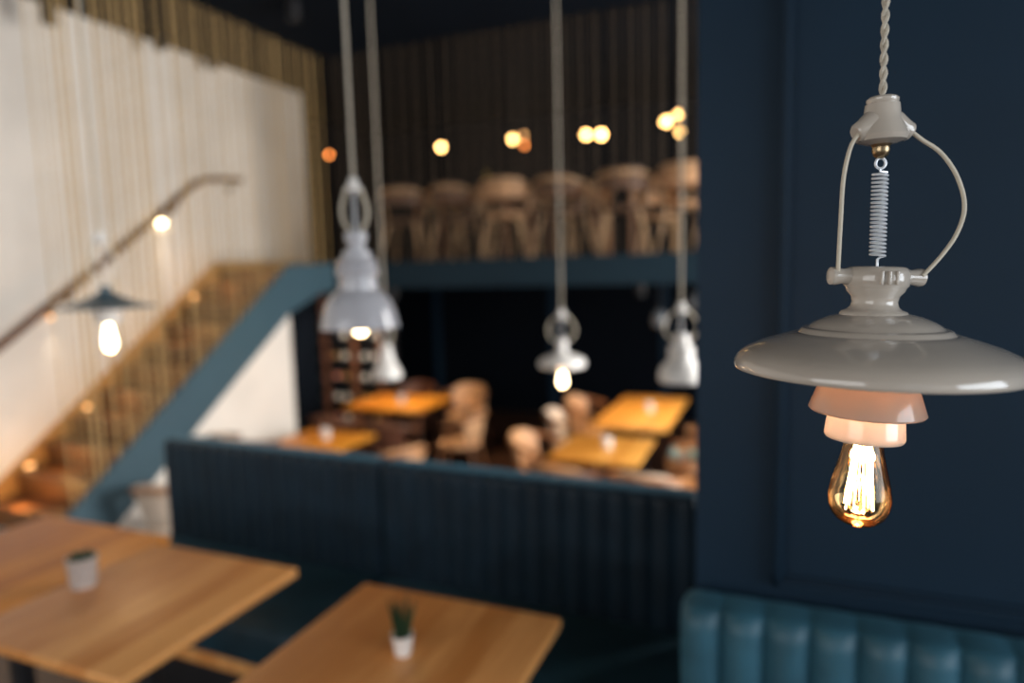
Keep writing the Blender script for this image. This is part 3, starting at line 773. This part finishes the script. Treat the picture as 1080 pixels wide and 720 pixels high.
# smoked glass shades hanging below the mezzanine edge
for (x, y, z, lab) in ((-1.05, 6.25, 1.29, 'small smoked glass shade below the mezzanine, lower of the pair'), (-0.72, 6.3, 1.45, 'small smoked glass shade below the mezzanine, tight under the blue edge')):
    e = empty('glass_pendant', (x, y, z), 0, lab, 'pendant lamp')
    link('shade', lathe(bmesh.new(), [(0.02, .10), (.05, .08), (.075, .03), (.08, -.02), (.06, -.06), (.057, -.058), (.075, -.02), (.07, .03), (.045, .075), (.015, .095)], 28), SMOKE, e)
    link('cord', tube(bmesh.new(), [(0, 0, .09), (0, 0, 1.66 - z)], .004, 8), BLACK, e)

# ------------------------------------------------------------------ mezzanine furniture
def mez_table(x0, x1, y0, y1, label):
    return table('dining_table', x0, x1, y0, y1, MEZ + 0.76, CHWM, label, MEZ, 'tables on the mezzanine', legm=CHWM)
CHWM = CHW
mez_table(-3.95, -2.75, 6.75, 7.45, 'timber table on the mezzanine above the stairs end')
mez_table(-2.55, -1.75, 6.75, 7.45, 'timber table on the mezzanine, middle of the three')
mez_table(-1.45, -0.45, 6.65, 7.35, 'timber table on the mezzanine beside the navy wall')
GM = 'bentwood chairs on the mezzanine'
W = 'on the mezzanine'
for kd, x, y, f, lab in (
    ('saddle', -3.76, 6.32, 12, 'brown chair with pale legs %s nearest the staircase landing' % W),
    ('saddle', -3.17, 6.36, -6, 'brown chair with pale legs %s, second from the landing' % W),
    ('ash', -2.59, 6.30, 14, 'tan chair with pale legs %s turned slightly towards the stairs' % W),
    ('saddle', -1.99, 6.34, -14, 'brown chair with pale legs %s right beside the tan one' % W),
    ('saddle', -1.38, 6.28, 8, 'brown chair with pale legs %s at the last table, stair side' % W),
    ('ash', -0.79, 6.25, -10, 'tan chair with pale legs %s closest to the navy wall' % W),
    ('saddle', -3.65, 7.78, 180, 'brown chair with pale legs %s behind the first table, nearer the landing' % W),
    ('saddle', -3.05, 7.80, 176, 'brown chair with pale legs %s behind the first table, by its bottle' % W),
    ('saddle', -2.15, 7.78, 180, 'brown chair with pale legs %s behind the middle table' % W),
    ('ash', -1.30, 7.72, 184, 'tan chair with pale legs %s behind the last table' % W),
    ('saddle', -0.68, 7.72, 176, 'brown chair with pale legs %s behind the last table' % W)):
    chair(kd, x, y, f, lab, MEZ + 0.0, GM)
# amber bottle on first table
b_ = lathe(bmesh.new(), [(0, 0), (.035, 0), (.038, .01), (.038, .13), (.03, .16), (.014, .20), (.014, .25), (0, .25)], 20)
o = link('glass_bottle', b_, mat('olive_glass', (0.40, 0.30, 0.05), 0.2, noise=.05), loc=(-3.08, 6.95, MEZ + .76)); tag(o, 'olive yellow bottle standing on the mezzanine table', 'bottle')

# hanging globes over the mezzanine
def globe(x, y, z, r, m, lab):
    e = empty('globe_pendant', (x, y, z), 0, lab, 'pendant lamp', 'lit globe lamps over the mezzanine')
    link('globe', lathe(bmesh.new(), [(r * math.sin(PI * i / 14), r * math.cos(PI * i / 14)) if 0 < i < 14 else (0, r * math.cos(PI * i / 14)) for i in range(15)], 24), m, e)
    link('cap', lathe(bmesh.new(), [(0, r * 1.5), (r * .5, r * 1.4), (r * .6, r * .8), (0, r * .75)], 16), BLACK, e)
    link('cord', tube(bmesh.new(), [(0, 0, r * 1.4), (0, 0, CEIL - z)], .004, 6), BLACK, e)
GY = 7.5
for px, pz, y, r, m, lab in (
    (-0.746, 0.209, 7.7, .045, GLOBE_O, 'small orange lit globe lamp above the landing end of the mezzanine'),
    (-0.523, 0.202, 7.5, .055, GLOBE, 'single bright globe lamp over the first mezzanine table'),
    (-0.396, 0.203, 7.3, .062, GLOBE, 'bright globe lamp on the stair side of the middle cluster'),
    (-0.378, 0.207, 7.5, .048, GLOBE_D, 'dim orange upper globe beside the bright one of the middle cluster'),
    (-0.376, 0.192, 7.9, .045, GLOBE_O, 'dim orange lower globe of the middle cluster'),
    (-0.277, 0.198, 7.3, .060, GLOBE, 'globe lamp on the stair side of the pair over the last table'),
    (-0.254, 0.196, 7.2, .068, GLOBE, 'larger globe lamp of the pair over the last table'),
    (-0.158, 0.205, 7.3, .066, GLOBE, 'large globe lamp beside the navy wall, stair side of three'),
    (-0.140, 0.213, 7.6, .052, GLOBE, 'upper small globe of the three beside the navy wall'),
    (-0.138, 0.188, 7.75, .055, GLOBE, 'lower small globe of the three beside the navy wall')):
    globe(px * y, y, CH + pz * y, r * .62, m, lab)

# black track spots on the ceiling near the plaster wall
for x, y, lab, h in ((-5.1, 3.55, 'black ceiling spotlight nearest the camera above the stairs', .26), (-5.2, 4.6, 'black ceiling spotlight above the middle of the stairs', .13), (-5.3, 5.3, 'black ceiling spotlight above the top of the stairs', .10)):
    e = empty('ceiling_spotlight', (x, y, CEIL), 0, lab, 'spotlight', 'ceiling spotlights over the stairs')
    link('housing', lathe(bmesh.new(), [(0, -.03), (.05, -.03), (.055, -.05), (.055, -.03 - h), (.045, -.03 - h), (.04, -h), (0, -h)], 24), BLACK, e)
    link('mount', lathe(bmesh.new(), [(0, -.001), (.035, -.001), (.035, -.02), (.015, -.03), (0, -.031)], 20), BLACK, e)

# ------------------------------------------------------------------ light
DAY = (0.86, 0.93, 1.0)
area('window_daylight', (4.42, -0.6, 2.15), (0, math.radians(90), 0), 2.4, 3.5, 180, DAY)
area('window_daylight', (-2.6, -2.95, 2.15), (math.radians(90), 0, 0), 3.9, 2.4, 90, (1.0, 0.98, 0.96))
area('window_daylight', (2.1, -2.95, 2.15), (math.radians(90), 0, 0), 2.1, 2.4, 5, DAY)
area('window_daylight', (2.95, 4.3, 2.0), (0, math.radians(90), 0), 3.5, 2.9, 500, (1.0, 0.97, 0.94))  # daylight of the added side window, main light on the stair wall
# warm ceiling downlights over the lower dining area and the mezzanine (added; fittings hidden from view)
def downlight(x, y, z, power, ang, lab, tx=None, ty=None, col=(1.0, 0.72, 0.42)):
    e = empty('added_downlight', (x, y, z), 0, lab, 'downlight')
    link('baffle', lathe(bmesh.new(), [(0, -.001), (.05, -.001), (.05, -.15), (.046, -.15), (.045, -.006), (0, -.006)], 24), BLACK, e)
    link('lens', lathe(bmesh.new(), [(0, -.008), (.034, -.008), (.034, -.012), (0, -.012)], 20), LAMPBULB, e)
    spot('added_beam', (x, y, z - .16), (x if tx is None else tx, y if ty is None else ty, z - 2), power, col, ang, .7, .05)
downlight(-1.27, 6.5, 1.66, 110, 95, 'added downlight in the mezzanine underside over the long golden table')
downlight(-3.95, 6.3, 1.66, 90, 110, 'added downlight in the mezzanine underside over the far orange table')
downlight(-4.3, 6.02, 1.66, 1, 110, 'added downlight in the mezzanine underside before the bottle rack', ty=7.4)
spot('added_beam', (-4.3, 6.02, 1.46), (-5.25, 7.05, 0.7), 120, (1.0, 0.85, 0.7), 75, 0.8, 0.04)  # added spot to brighten the foil caps in the rack
downlight(-1.3, 4.9, CEIL, 300, 42, 'added ceiling downlight over the square golden table')
downlight(-3.7, 4.6, CEIL, 220, 40, 'added ceiling downlight over the front orange table')

w = bpy.data.worlds.new('world'); sc.world = w; w.use_nodes = True
w.node_tree.nodes['Background'].inputs['Color'].default_value = (0.75, 0.88, 1.0, 1)
w.node_tree.nodes['Background'].inputs['Strength'].default_value = 0.25

# ------------------------------------------------------------------ camera
cam = bpy.data.cameras.new('camera'); co = bpy.data.objects.new('camera', cam); COL.objects.link(co); sc.camera = co
R = Matrix(((0.92724335, -0.01651985, 0.37409473), (0.3735549, 0.11020007, -0.92103892), (-0.02600984, 0.99377213, 0.10835335)))
co.matrix_world = Matrix.Translation((0, 0, CH)) @ R.to_4x4()
cam.sensor_fit = 'HORIZONTAL'; cam.sensor_width = 36.0; cam.lens = 36.0 * 702 / 1080
cam.clip_start = 0.05
cam.dof.use_dof = True; cam.dof.focus_distance = 0.665; cam.dof.aperture_fstop = 1.5; cam.dof.aperture_blades = 0

sc.view_settings.view_transform = 'Standard'; sc.view_settings.look = 'None'
sc.view_settings.exposure = 0.0; sc.view_settings.gamma = 1.0; sc.view_settings.use_curve_mapping = False
sc.cycles.use_denoising = True
sc.cycles.max_bounces = 8; sc.cycles.transparent_max_bounces = 16
sc.cycles.sample_clamp_indirect = 4.0
